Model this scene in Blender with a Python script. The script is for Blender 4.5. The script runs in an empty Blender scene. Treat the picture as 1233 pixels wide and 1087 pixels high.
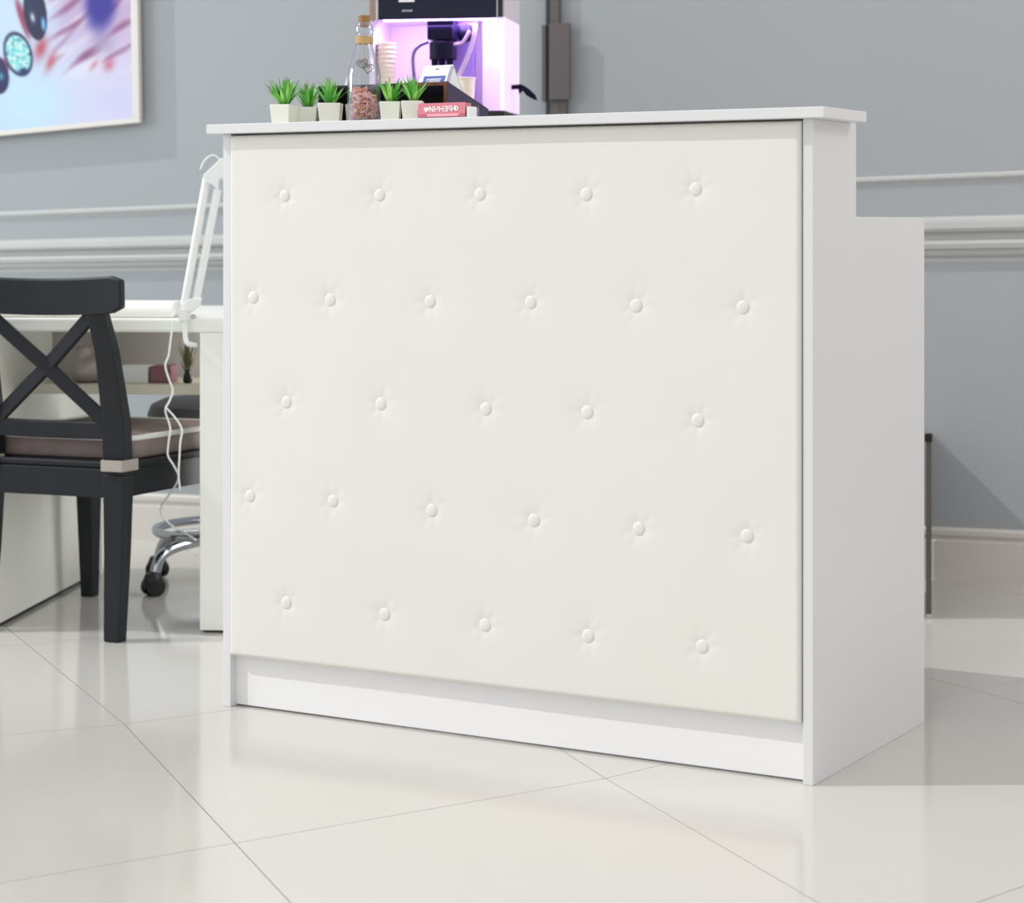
import bpy, bmesh, math, random
from mathutils import Vector, Matrix
random.seed(7)
PI = math.pi
col = bpy.context.scene.collection
F = 2655.0; CX = 616.5; HY = 275.0; H = 0.943      # focal (px), principal x, horizon y, eye height

def pt(px, py, Y):
    """world point seen at photo pixel (px,py) at depth Y"""
    return Vector(((px-CX)/F*Y, Y, H-(py-HY)/F*Y))
def fl(px, py):
    Y = F*H/(py-HY)
    return Vector(((px-CX)/F*Y, Y, 0.0))

# ------------------------------------------------------------ helpers
def srgb(r, g, b):
    f = lambda c: (c/255)/12.92 if c/255 <= 0.04045 else ((c/255+0.055)/1.055)**2.4
    return (f(r), f(g), f(b), 1)

def mat(name, c, rough=0.5, metal=0.0, noise=0.0, nscale=8.0, bump=0.0, bscale=60.0, spec=0.5, coat=0.0, sheen=0.0, trans=0.0, emit=None, estr=0.0, stretch=None):
    m = bpy.data.materials.new(name); m.use_nodes = True
    nt = m.node_tree; b = nt.nodes['Principled BSDF']
    b.inputs['Base Color'].default_value = c
    b.inputs['Roughness'].default_value = rough
    b.inputs['Metallic'].default_value = metal
    b.inputs['Specular IOR Level'].default_value = spec
    b.inputs['Coat Weight'].default_value = coat
    b.inputs['Sheen Weight'].default_value = sheen
    b.inputs['Transmission Weight'].default_value = trans
    if emit:
        b.inputs['Emission Color'].default_value = emit
        b.inputs['Emission Strength'].default_value = estr
    if noise or bump:
        tc = nt.nodes.new('ShaderNodeTexCoord')
        mp = nt.nodes.new('ShaderNodeMapping'); nt.links.new(tc.outputs['Object'], mp.inputs[0])
        if stretch: mp.inputs['Scale'].default_value = stretch
    if noise:
        n = nt.nodes.new('ShaderNodeTexNoise'); n.inputs['Scale'].default_value = nscale; n.inputs['Detail'].default_value = 5
        nt.links.new(mp.outputs[0], n.inputs['Vector'])
        r = nt.nodes.new('ShaderNodeMapRange')
        r.inputs['From Min'].default_value = 0.3; r.inputs['From Max'].default_value = 0.7
        r.inputs['To Min'].default_value = 1-noise; r.inputs['To Max'].default_value = 1+noise
        nt.links.new(n.outputs['Fac'], r.inputs['Value'])
        mx = nt.nodes.new('ShaderNodeVectorMath'); mx.operation = 'SCALE'
        mx.inputs[0].default_value = c[:3]; nt.links.new(r.outputs[0], mx.inputs['Scale'])
        nt.links.new(mx.outputs[0], b.inputs['Base Color'])
    if bump:
        n2 = nt.nodes.new('ShaderNodeTexNoise'); n2.inputs['Scale'].default_value = bscale; n2.inputs['Detail'].default_value = 4
        nt.links.new(mp.outputs[0], n2.inputs['Vector'])
        bp = nt.nodes.new('ShaderNodeBump'); bp.inputs['Strength'].default_value = bump; bp.inputs['Distance'].default_value = 0.002
        nt.links.new(n2.outputs['Fac'], bp.inputs['Height']); nt.links.new(bp.outputs[0], b.inputs['Normal'])
    return m

def thin_clear(name, tint, base=0.06, edge=0.75, gl=(0.9, 0.92, 0.95, 1), pw=1.0):
    """thin clear sheet: see-through with a fresnel-like sheen towards grazing angles"""
    m = bpy.data.materials.new(name); m.use_nodes = True; nt = m.node_tree
    nt.nodes.remove(nt.nodes['Principled BSDF']); out = nt.nodes['Material Output']
    t = nt.nodes.new('ShaderNodeBsdfTransparent'); t.inputs[0].default_value = tint
    g = nt.nodes.new('ShaderNodeBsdfGlossy'); g.inputs['Roughness'].default_value = 0.05
    g.inputs[0].default_value = gl
    lw = nt.nodes.new('ShaderNodeLayerWeight'); lw.inputs[0].default_value = 0.45
    r = nt.nodes.new('ShaderNodeMapRange'); r.inputs['To Min'].default_value = base; r.inputs['To Max'].default_value = edge
    nt.links.new(lw.outputs['Facing'], r.inputs['Value'])
    mx = nt.nodes.new('ShaderNodeMixShader'); nt.links.new(r.outputs[0], mx.inputs[0])
    nt.links.new(t.outputs[0], mx.inputs[1]); nt.links.new(g.outputs[0], mx.inputs[2]); nt.links.new(mx.outputs[0], out.inputs[0])
    return m

def bx(bm, lo, hi, rot=None, mi=0):
    vs = [Vector((x, y, z)) for x in (lo[0], hi[0]) for y in (lo[1], hi[1]) for z in (lo[2], hi[2])]
    if rot is not None:
        c = (Vector(lo)+Vector(hi))/2
        vs = [rot @ (v-c) + c for v in vs]
    v = [bm.verts.new(p) for p in vs]
    for f in ((0,1,3,2), (4,6,7,5), (0,4,5,1), (2,3,7,6), (0,2,6,4), (1,5,7,3)):
        bm.faces.new([v[i] for i in f]).material_index = mi
def prism(bm, poly, axis, a, b):
    """poly: 2D points; extruded along axis 'x','y','z' from a to b"""
    def P(p, t):
        return {'x': Vector((t, p[0], p[1])), 'y': Vector((p[0], t, p[1])), 'z': Vector((p[0], p[1], t))}[axis]
    A = [bm.verts.new(P(p, a)) for p in poly]; B = [bm.verts.new(P(p, b)) for p in poly]
    n = len(poly)
    bm.faces.new(A); bm.faces.new(B[::-1])
    for i in range(n): bm.faces.new((A[i], B[i], B[(i+1) % n], A[(i+1) % n]))
def lathe(bm, prof, n=32, c=(0,0,0), cap=True):
    rings = []
    for r, z in prof:
        rings.append([bm.verts.new((c[0]+r*math.cos(2*PI*k/n), c[1]+r*math.sin(2*PI*k/n), c[2]+z)) for k in range(n)])
    for a, b in zip(rings, rings[1:]):
        for k in range(n): bm.faces.new((a[k], a[(k+1) % n], b[(k+1) % n], b[k]))
    if cap:
        if prof[0][0] > 1e-5: bm.faces.new(rings[0][::-1])
        if prof[-1][0] > 1e-5: bm.faces.new(rings[-1])
def frame(t, up):
    t = t.normalized(); s = t.cross(up)
    if s.length < 1e-4: s = t.cross(Vector((1, 0, 0.01)))
    s.normalize(); return s, s.cross(t).normalized()
def beam(bm, pts, w, t, up=Vector((0, 0, 1))):
    """rectangular section swept along pts. w along the side axis, t along the up axis; either may be lists"""
    pts = [Vector(p) for p in pts]; n = len(pts); R = []
    for i, p in enumerate(pts):
        d = (pts[min(i+1, n-1)]-pts[max(i-1, 0)])
        s, u = frame(d, up)
        ww = (w[i] if isinstance(w, (list, tuple)) else w)/2; tt = (t[i] if isinstance(t, (list, tuple)) else t)/2
        R.append([bm.verts.new(p+s*a*ww+u*b*tt) for a, b in ((-1,-1), (1,-1), (1,1), (-1,1))])
    for a, b in zip(R, R[1:]):
        for k in range(4): bm.faces.new((a[k], a[(k+1) % 4], b[(k+1) % 4], b[k]))
    bm.faces.new(R[0][::-1]); bm.faces.new(R[-1])
def tube(bm, pts, r, n=10, smooth=0):
    pts = [Vector(p) for p in pts]
    if smooth: pts = spline(pts, smooth)
    N = len(pts); R = []; prev = None
    for i, p in enumerate(pts):
        d = (pts[min(i+1, N-1)]-pts[max(i-1, 0)]).normalized()
        if prev is None: s, u = frame(d, Vector((0, 0, 1)))
        else:
            s = (prev - d*prev.dot(d)).normalized(); u = s.cross(d)
        prev = s
        rr = r[i] if isinstance(r, (list, tuple)) else r
        R.append([bm.verts.new(p+(s*math.cos(2*PI*k/n)+u*math.sin(2*PI*k/n))*rr) for k in range(n)])
    for a, b in zip(R, R[1:]):
        for k in range(n): bm.faces.new((a[k], a[(k+1) % n], b[(k+1) % n], b[k]))
    bm.faces.new(R[0][::-1]); bm.faces.new(R[-1])
def spline(P, k):
    out = []
    for i in range(len(P)-1):
        p0 = P[max(i-1, 0)]; p1 = P[i]; p2 = P[i+1]; p3 = P[min(i+2, len(P)-1)]
        for j in range(k):
            t = j/k
            out.append(0.5*((2*p1)+(p2-p0)*t+(2*p0-5*p1+4*p2-p3)*t*t+(3*p1-p0-3*p2+p3)*t**3))
    out.append(P[-1]); return out

def obj(name, bm, m, parent=None, smooth=False, bevel=0.0, seg=2, loc=None, angle=35):
    bmesh.ops.recalc_face_normals(bm, faces=bm.faces)
    me = bpy.data.meshes.new(name); bm.to_mesh(me); bm.free()
    for mm in (m if isinstance(m, (list, tuple)) else [m]): me.materials.append(mm)
    if smooth:
        for p in me.polygons: p.use_smooth = True
        if smooth == 'auto': me.set_sharp_from_angle(angle=math.radians(angle))
    o = bpy.data.objects.new(name, me); col.objects.link(o)
    if parent: o.parent = parent
    if loc is not None: o.location = loc
    if bevel:
        bv = o.modifiers.new('bevel', 'BEVEL'); bv.width = bevel; bv.segments = seg; bv.limit_method = 'ANGLE'; bv.angle_limit = math.radians(40)
    return o
def tag(o, label, cat, group=None, kind=None):
    if label: o['label'] = label
    if cat: o['category'] = cat
    if group: o['group'] = group
    if kind: o['kind'] = kind
    return o
def thing(name, label, cat, loc, rz=0.0, group=None):
    o = bpy.data.objects.new(name, None); col.objects.link(o); o.empty_display_size = 0.05
    o.location = loc; o.rotation_euler = (0, 0, rz)
    return tag(o, label, cat, group)
def struct(name, bm, m, **k):
    o = obj(name, bm, m, **k); o['kind'] = 'structure'; return o
def B(): return bmesh.new()
def part(name, lo, hi, m, parent, bevel=0.0, rot=None, seg=2):
    b = B(); bx(b, lo, hi, rot); return obj(name, b, m, parent, bevel=bevel, seg=seg)
def dup(root, loc, rz, label):
    r = root.copy(); col.objects.link(r); r.location = loc; r.rotation_euler = (0, 0, rz); r['label'] = label
    for ch in list(root.children):
        c = ch.copy(); col.objects.link(c); c.parent = r
        for g in list(ch.children):
            d = g.copy(); col.objects.link(d); d.parent = c
    return r

# ------------------------------------------------------------ materials
M = {}
M['wall'] = mat('wall_paint', srgb(168, 173, 177), 0.75, noise=0.012, nscale=1.3, bump=0.06, bscale=140, spec=0.25)
M['trim'] = mat('trim_paint', srgb(186, 189, 188), 0.5, noise=0.01, spec=0.35)
M['skirt'] = mat('skirting_paint', srgb(214, 210, 204), 0.4)
M['tile'] = mat('porcelain_tile', srgb(204, 201, 195), 0.10, noise=0.018, nscale=2.2, spec=0.5)
M['grout'] = mat('tile_grout', srgb(120, 106, 92), 0.8)
M['laminate'] = mat('white_laminate', srgb(222, 223, 224), 0.38, noise=0.006, nscale=3, spec=0.4)
M['kick'] = mat('kick_laminate', srgb(238, 238, 239), 0.4, spec=0.4)
M['leather'] = mat('cream_upholstery', srgb(229, 227, 221), 0.5, bump=0.05, bscale=420, noise=0.006, nscale=5, spec=0.35)
M['button'] = mat('button_cover', srgb(228, 226, 220), 0.42, spec=0.4)
M['black_wood'] = mat('black_painted_wood', srgb(26, 29, 34), 0.4, noise=0.12, nscale=20, stretch=(1, 1, .1), spec=0.3)
M['cushion'] = mat('taupe_cushion', srgb(132, 119, 115), 0.9, bump=0.2, bscale=200, noise=0.15, nscale=14)
M['tie'] = mat('beige_cushion_tie', srgb(168, 160, 152), 0.85, bump=0.2, bscale=200)
M['piping'] = mat('white_piping', srgb(226, 226, 222), 0.7)
M['table'] = mat('white_table_laminate', srgb(246, 248, 240), 0.35, noise=0.006, spec=0.4)
M['shelfm'] = mat('cream_shelf', srgb(222, 218, 200), 0.5)
M['shelfback'] = mat('grey_back_board', srgb(190, 186, 184), 0.7)
M['dark'] = mat('black_plastic', srgb(18, 18, 22), 0.4)
M['white_metal'] = mat('white_enamel', srgb(242, 246, 243), 0.3)
M['chrome'] = mat('chrome', srgb(190, 195, 202), 0.16, metal=1.0)
M['stool'] = mat('charcoal_vinyl', srgb(78, 77, 84), 0.55)
M['stooldark'] = mat('stool_underside', srgb(46, 40, 48), 0.6)
M['pot'] = mat('white_ceramic_pot', srgb(238, 240, 226), 0.4)
M['soil'] = mat('dark_soil', srgb(44, 38, 28), 0.95, bump=0.6, bscale=300)
M['cork'] = mat('cork', srgb(160, 118, 78), 0.9, noise=0.3, nscale=300)
M['twine'] = mat('twine', srgb(205, 178, 128), 0.9, noise=0.2, nscale=300)
M['bronze'] = mat('antique_bronze', srgb(120, 104, 84), 0.4, metal=0.7)
M['pinkcard'] = mat('pink_card', srgb(222, 132, 146), 0.55)
M['pinkdark'] = mat('dark_pink_card', srgb(198, 100, 122), 0.55)
M['pinklight'] = mat('light_pink_card', srgb(246, 176, 188), 0.55)
M['white'] = mat('white_print', srgb(248, 246, 244), 0.6)
M['paper'] = mat('white_paper', srgb(240, 243, 243), 0.7)
M['blue'] = mat('blue_print', srgb(70, 90, 175), 0.6)
M['brownwood'] = mat('brown_box_edge', srgb(112, 62, 46), 0.5, noise=0.15, nscale=60)
M['boxinside'] = mat('black_box_lining', srgb(20, 12, 11), 0.8)
M['boxside'] = mat('dark_violet_box', srgb(66, 58, 84), 0.55)
M['cup'] = mat('cream_paper_cup', srgb(238, 230, 206), 0.6)
M['acryl'] = thin_clear('clear_acrylic', (0.93, 0.94, 0.96, 1), 0.1, 0.6)
M['glass'] = thin_clear('bottle_glass', (0.95, 0.955, 0.975, 1), 0.06, 0.9, gl=(.70, .70, .80, 1))
M['housing'] = mat('machine_dark_panel', srgb(32, 35, 54), 0.5, spec=0.2)
M['silver'] = mat('brushed_silver', srgb(185, 185, 190), 0.35, metal=0.8)
M['tan'] = mat('tan_metal_trim', srgb(160, 135, 122), 0.45, metal=0.3)
M['litpanel'] = mat('white_acrylic_painted_glow', srgb(232, 220, 242), 0.4, emit=(0.80, 0.62, 1.0, 1), estr=0.55)  # emission paints in the niche light glowing through the side panel
M['niche'] = mat('machine_white_niche', srgb(236, 228, 240), 0.45)
M['nozzle'] = mat('nozzle_black', srgb(16, 12, 42), 0.45, spec=0.15)
M['tubing'] = mat('milk_tube', srgb(206, 180, 214), 0.3)
M['tubegrey'] = mat('steam_pipe', srgb(120, 108, 150), 0.25, metal=0.6)
M['led'] = mat('violet_led_strip', srgb(200, 170, 255), 0.5, emit=(0.62, 0.40, 1.0, 1), estr=6.0)
M['brownpanel'] = mat('brown_grey_bracket', srgb(98, 92, 92), 0.6)
M['brownpanel2'] = mat('charcoal_edge', srgb(52, 53, 60), 0.6)
M['board'] = mat('dark_grey_board', srgb(88, 84, 80), 0.6)
M['bagm'] = mat('grey_plastic_bag', srgb(172, 160, 158), 0.4, noise=0.1, nscale=20, bump=0.5, bscale=30)
M['bezel'] = mat('cream_tv_bezel', srgb(222, 218, 212), 0.4)
M['gray'] = mat('grey_print', srgb(120, 105, 105), 0.7)
M['sprig'] = mat('dry_green_sprig', srgb(110, 112, 82), 0.8)
M['petalpink'] = mat('pink_dried_petal', srgb(232, 150, 146), 0.7)
M['petaltan'] = mat('tan_dried_petal', srgb(206, 160, 96), 0.7)
M['petalpale'] = mat('pale_pink_petal', srgb(244, 196, 190), 0.7)
# leaf: base to tip variation stays with the leaf (object z)
def leafmat():
    m = mat('green_grass_leaf', srgb(96, 176, 52), 0.5)
    nt = m.node_tree; b = nt.nodes['Principled BSDF']
    a = nt.nodes.new('ShaderNodeVertexColor'); a.layer_name = 'leafcol'
    nt.links.new(a.outputs[0], b.inputs['Base Color'])
    b.inputs['Subsurface Weight'].default_value = 0.0
    return m
M['leaf'] = leafmat()

# ------------------------------------------------------------ floor
N = {}
P1 = fl(283, 1015); P2 = fl(729, 937); P3 = fl(150, 872); P4 = fl(1174, 830.5)
N[0,0] = P1; N[1,0] = P2; N[2,0] = P4; N[0,1] = P3
N[-1,0] = P1-Vector((.735, .484, 0)); N[-1,1] = P3-Vector((.80, .34, 0))
N[1,1] = P2+Vector((-.285, .83, 0)); N[2,1] = P4+Vector((-.47, .752, 0))
N[0,-1] = P1-Vector((-.312, .81, 0)); N[1,-1] = P2-Vector((-.327, .85, 0))
N[2,-1] = Vector((1.35, 3.74, 0)); N[-1,-1] = N[-1,0]-Vector((-.31, .81, 0))
for j in (-1, 0, 1):
    for i in range(3, 8): N[i,j] = N[i-1,j]+(Vector((.72, .50, 0)) if i > 3 else Vector((.74, .56, 0)))
    for i in range(-2, -8, -1): N[i,j] = N[i+1,j]-Vector((.74, .45, 0))
for i in range(-7, 8):
    for j in range(2, 9): N[i,j] = N[i,j-1]+Vector((-.36, .80, 0))
    for j in range(-2, -8, -1): N[i,j] = N[i,j+1]-Vector((-.34, .80, 0))
bm = B()
g = 0.0009
for i in range(-7, 7):
    for j in range(-7, 8):
        q = [N[i,j], N[i+1,j], N[i+1,j+1], N[i,j+1]]
        c = sum(q, Vector())/4
        # inset each corner along both edge directions
        r = []
        for k in range(4):
            a = (q[(k+1) % 4]-q[k]).normalized(); b_ = (q[k-1]-q[k]).normalized()
            r.append(q[k]+(a+b_)*g*1.05)
        top = [bm.verts.new(p) for p in r]; lo = [bm.verts.new(p+Vector((0, 0, -.002))) for p in r]
        bm.faces.new(top).material_index = 0
        for k in range(4): bm.faces.new((top[k], lo[k], lo[(k+1) % 4], top[(k+1) % 4])).material_index = 0
v = [bm.verts.new(p) for p in ((-9, -6, -.0006), (9, -6, -.0006), (9, 14, -.0006), (-9, 14, -.0006))]
bm.faces.new(v).material_index = 1
floor = struct('floor', bm, [M['tile'], M['grout']])

# ------------------------------------------------------------ back wall with its mouldings
WD = Vector((.9484, -.3170, 0))          # along the wall, rightwards
WN = Vector((-.3170, -.9484, 0))         # into the room
W0 = Vector((1.2456, 5.9, 0))
def onwall(px, py, off=0.0):
    """point of the plane parallel to the wall (off metres into the room) seen at px,py"""
    d = Vector(((px-CX)/F, 1, -(py-HY)/F))
    o = W0+WN*off
    t = (o.dot(WN)-0)/d.dot(WN)
    t = ((o-Vector((0, 0, H))).dot(WN))/d.dot(WN)
    return Vector((0, 0, H))+d*t
bm = B()
a = W0-WD*5.5; b_ = W0+WD*3.0
poly = [(a.x, a.y), (b_.x, b_.y), (b_.x-WN.x*.15, b_.y-WN.y*.15), (a.x-WN.x*.15, a.y-WN.y*.15)]
prism(bm, poly, 'z', -.01, 3.1)
struct('wall_back', bm, M['wall'])
def moulding(name, left, right, prof, m):
    """left/right: (px, py_top, py_bottom); prof: list of (fraction down, projection). Runs beyond the frame on both sides."""
    A = (onwall(left[0], left[1]), onwall(left[0], left[2])); Z = (onwall(right[0], right[1]), onwall(right[0], right[2]))
    bm = B(); rings = []
    for t in (-1.0, 0, 1, 1.5):
        top = A[0].lerp(Z[0], t) if 0 <= t <= 1 else A[0]+(Z[0]-A[0])*t
        bot = A[1]+(Z[1]-A[1])*t
        rings.append([bm.verts.new(top+(bot-top)*f+WN*p) for f, p in prof])
    n = len(prof)
    for r0, r1 in zip(rings, rings[1:]):
        for k in range(n-1): bm.faces.new((r0[k], r0[k+1], r1[k+1], r1[k]))
    return struct(name, bm, m)
moulding('trim_1', (0, 289, 328), (1233, 258.5, 314.5),
         [(0, 0), (.0, .010), (.06, .020), (.12, .023), (.26, .026), (.33, .022), (.36, .010), (.52, .008), (.53, .020), (.60, .024), (.70, .022), (.74, .014), (.76, .014), (.82, .012), (.87, .008), (.88, .001), (1, .0005)], M['trim'])
moulding('trim_2', (0, 255, 264), (1233, 205.5, 215.5),
         [(0, 0), (.0, .003), (.2, .007), (.5, .008), (.75, .005), (.8, .001), (1, .0005)], M['trim'])
bm = B(); rings = []
for P in (W0-WD*5.5, W0+WD*3.0):
    rings.append([bm.verts.new(P+WN*p+Vector((0, 0, z))) for p, z in ((0, .141), (.010, .141), (.018, .134), (.018, .122), (.011, .114), (.011, .108), (.015, .104), (.015, 0), (0, 0))])
for k in range(8): bm.faces.new((rings[0][k], rings[0][k+1], rings[1][k+1], rings[1][k]))
struct('baseboard_back', bm, M['skirt'])

# ------------------------------------------------------------ reception desk
DL = Vector((-.5707, 4.354, 0)); EU = Vector((.8653, -.5013, 0)); EV = Vector((.5013, .8653, 0)); DW = 1.2478
DANG = math.atan2(EU.y, EU.x)
def desk_uv(px, py, v):
    """local (u,z) on the desk's plane y=v seen at pixel"""
    d = Vector(((px-CX)/F, 1, -(py-HY)/F)); o = DL+EV*v
    t = (o.dot(EV))/d.dot(EV)
    p = Vector((0, 0, H))+d*t
    return (p-o).dot(EU), p.z
desk = thing('reception_desk', 'large white reception desk with button-tufted cream front and stepped side panels', 'desk', DL, DANG)
TH = .0185; DD = .555; UD = .20; SH = .9636; TH_Z = 1.129
def sidepanel(u0, u1):
    r = .006; pts = [(0, 0), (0, TH_Z), (UD, TH_Z)]
    # inner step corner, softly rounded, then the rounded back corner
    for k in range(5):
        a = PI+k*PI/8; pts.append((UD+r+r*math.cos(a), SH+r+r*math.sin(a)))
    for k in range(5):
        a = PI/2-k*PI/8; pts.append((DD-r+r*math.cos(a), SH-r+r*math.sin(a)))
    pts.append((DD, 0))
    bm = B(); prism(bm, pts, 'x', u0, u1); return obj('side_panel', bm, M['laminate'], desk, bevel=.0012, seg=2)
sidepanel(0, TH); sidepanel(DW-TH, DW)
part('kick_board', (TH, .018, .004), (DW-TH, .034, .125), M['kick'], desk)
part('front_board', (TH, .030, .125), (DW-TH, .046, TH_Z), M['laminate'], desk)
part('worktop', (TH, .06, .925), (DW-TH, DD-.005, .947), M['laminate'], desk, bevel=.001)
part('counter_top', (-.022, -.025, TH_Z), (DW+.030, .172, 1.1475), M['laminate'], desk, bevel=.0012)
# upholstered panel
BTN = [(345,236),(459,235),(580,234),(708,234),(839,228),
       (307,358),(400,361),(520,363),(641,364),(768,368),(896,370),
       (347,484),(461,486),(587,492),(709,496),(842,506),
       (303,597),(403,603),(522,614),(645,626),(771,636),(901,645),
       (347,725),(465,739),(586,752),(710,765),(847,778)]
bt = [desk_uv(x, y, 0.0) for x, y in BTN]
cu0, cu1, cz0, cz1 = TH+.0015, DW-TH-.0025, .1035, 1.1255
def ch(u, z):
    e = min(u-cu0, cu1-u, z-cz0, cz1-z)
    h = .0060
    if e < .008: h += -.007*(1-math.sqrt(max(0, 1-(1-max(e, 0)/.008)**2)))
    h += .0022*(1-math.exp(-max(e, 0)/.10))
    for bu, bz in bt:
        dx = u-bu; dz = z-bz; d2 = dx*dx+dz*dz
        if d2 < .02:
            d = math.sqrt(d2); an = math.atan2(dz, dx)
            h -= .0027*math.exp(-d2/(.016**2)) + .0012*math.exp(-d2/(.045**2))
            if d > .01: h += .0003*math.sin(an*7+bu*40)*math.exp(-((d-.026)/.012)**2)
    h += .0006*math.sin(u*9+1)*math.sin(z*8)
    return h
bm = B(); NU, NZ = 330, 280
us = []; 
def axis(a, b, n):
    # denser near the ends so the rounded border is smooth
    L = [a+(b-a)*k/n for k in range(n+1)]
    ex = [a+.001, a+.0022, a+.006, b-.001, b-.0022, b-.006]
    return sorted(set(L+ex))
US = axis(cu0, cu1, NU); ZS = axis(cz0, cz1, NZ)
G = [[bm.verts.new((u, -ch(u, z), z)) for z in ZS] for u in US]
for i in range(len(US)-1):
    for j in range(len(ZS)-1): bm.faces.new((G[i][j], G[i+1][j], G[i+1][j+1], G[i][j+1]))
# border returning to the board
edge = [G[i][0] for i in range(len(US))]+[G[-1][j] for j in range(1, len(ZS))]+[G[i][-1] for i in range(len(US)-2, -1, -1)]+[G[0][j] for j in range(len(ZS)-2, 0, -1)]
bk = [bm.verts.new((v.co.x, .0295, v.co.z)) for v in edge]
for k in range(len(edge)):
    bm.faces.new((edge[k], bk[k], bk[(k+1) % len(edge)], edge[(k+1) % len(edge)]))
up = obj('upholstered_panel', bm, M['leather'], desk, smooth='auto', angle=60)
up['label'] = 'cream button-tufted upholstery on the desk front'
bme = B(); R_ = .0128
prof = [(R_*.9, -.003), (R_, -.0006), (R_*.98, .0008), (R_*.85, .0020), (R_*.6, .0028), (R_*.3, .0032), (.0001, .0033)]
lathe(bme, prof, 24)
bmesh.ops.rotate(bme, verts=bme.verts, cent=(0, 0, 0), matrix=Matrix.Rotation(PI/2, 3, 'X'))
b0 = obj('button', bme, M['button'], up, smooth=True)
for k, (u, z) in enumerate(bt):
    o = b0 if k == 0 else b0.copy()
    if k: col.objects.link(o); o.parent = up
    o.location = (u, -ch(u, z)-.0004, z)

# ---- placing helper for things on the counter top
CT = 1.1475
def on_counter(px, v):
    """world x,y of the counter-top point with local depth v that lines up with photo column px"""
    d = Vector(((px-CX)/F, 1, 0)); o = DL+EV*v
    t = o.dot(EV)/d.dot(EV); p = d*t
    return Vector((p.x, p.y, CT))

# ------------------------------------------------------------ potted grasses
def make_leaves(seed, n, spread, hgt):
    rnd = random.Random(seed); bm = B(); lay = bm.loops.layers.float_color.new('leafcol')
    base = srgb(64, 140, 44); midc = srgb(122, 206, 80); lite = srgb(176, 236, 126); tip = srgb(112, 134, 88)
    for k in range(n):
        a = rnd.uniform(0, 2*PI); out = rnd.random()**.8*spread; h = hgt*rnd.uniform(.62, 1.12)*(1-.15*out/spread)
        w = rnd.uniform(.0024, .0042); seg = 7; r0 = rnd.uniform(0, .007)
        dx, dy = math.cos(a), math.sin(a); tw = rnd.uniform(-.6, .6); sx, sy = -math.sin(a+tw), math.cos(a+tw)
        c1 = [midc, lite, srgb(92, 184, 76)][k % 3]; prev = None
        for s in range(seg+1):
            t = s/seg; x = dx*(r0+out*t**1.35); y = dy*(r0+out*t**1.35); z = h*(t-.12*t*t*(out/spread))
            ww = w*(.75+.9*t if t < .35 else 1.07*(1-((t-.35)/.65)**1.6))+.00012
            cur = [bm.verts.new((x-sx*ww, y-sy*ww, z)), bm.verts.new((x, y, z-.0006)), bm.verts.new((x+sx*ww, y+sy*ww, z))]
            def cc(t):
                if t < .3: q = t/.3; A, Bc = base, c1
                elif t < .8: q = 0; A, Bc = c1, c1
                else: q = (t-.8)/.2; A, Bc = c1, tip
                return tuple(A[i]*(1-q)+Bc[i]*q for i in range(3))+(1,)
            if prev:
                for q in (0, 1):
                    f = bm.faces.new((prev[q], prev[q+1], cur[q+1], cur[q]))
                    for li, l in enumerate(f.loops): l[lay] = cc((s-1)/seg if li < 2 else t)
            prev = cur
    return bm
def make_plant(seed, pw, ph, label, loc, rz, n=34, spread=.036, hgt=.052):
    t = thing('potted_grass', label, 'plant', loc, rz, 'little potted grasses on the counter')
    bm = B(); w0 = pw*.43; w1 = pw*.5; e = .0025
    R4 = [[(-w0,-w0), (w0,-w0), (w0,w0), (-w0,w0)], [(-w1,-w1), (w1,-w1), (w1,w1), (-w1,w1)], [(-w1+e,-w1+e), (w1-e,-w1+e), (w1-e,w1-e), (-w1+e,w1-e)], [(-w1+e,-w1+e), (w1-e,-w1+e), (w1-e,w1-e), (-w1+e,w1-e)]]
    Zs = [0, ph, ph, ph-.006]; rs = [[bm.verts.new((x, y, z)) for x, y in q] for q, z in zip(R4, Zs)]
    bm.faces.new(rs[0][::-1])
    for a, b in zip(rs, rs[1:]):
        for k in range(4): bm.faces.new((a[k], a[(k+1) % 4], b[(k+1) % 4], b[k]))
    bm.faces.new(rs[3])
    obj('pot', bm, M['pot'], t, bevel=.0012, smooth='auto')
    part('soil', (-w1+e, -w1+e, ph-.0065), (w1-e, w1-e, ph-.004), M['soil'], t)
    lv = obj('leaves', make_leaves(seed, n, spread, hgt), M['leaf'], t, smooth=True, loc=(0, 0, ph-.005))
    return t
make_plant(1, .0430, .036, 'leftmost potted green grass, its white square pot turned corner-on', on_counter(342.5, .010), DANG-math.radians(-8), 100, .036, .060)
make_plant(2, .0400, .033, 'second potted grass from the left, half behind the leftmost pot', on_counter(371, .061), math.radians(-4), 60, .034, .056)
make_plant(3, .0440, .036, 'potted grass in white pot just left of the glass bottle', on_counter(398, .014), math.radians(-3), 34, .036, .056)
make_plant(4, .0400, .035, 'potted grass half hidden behind the glass bottle, seen through it', on_counter(429.5, .063), math.radians(-3), 26, .026, .047)
make_plant(5, .0390, .035, 'potted grass in white pot just right of the glass bottle', on_counter(470.5, .014), math.radians(-3), 32, .033, .056)
make_plant(6, .0400, .035, 'rightmost potted grass, its pot beside the pink cards', on_counter(497, .018), math.radians(-3), 36, .038, .056)

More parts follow.
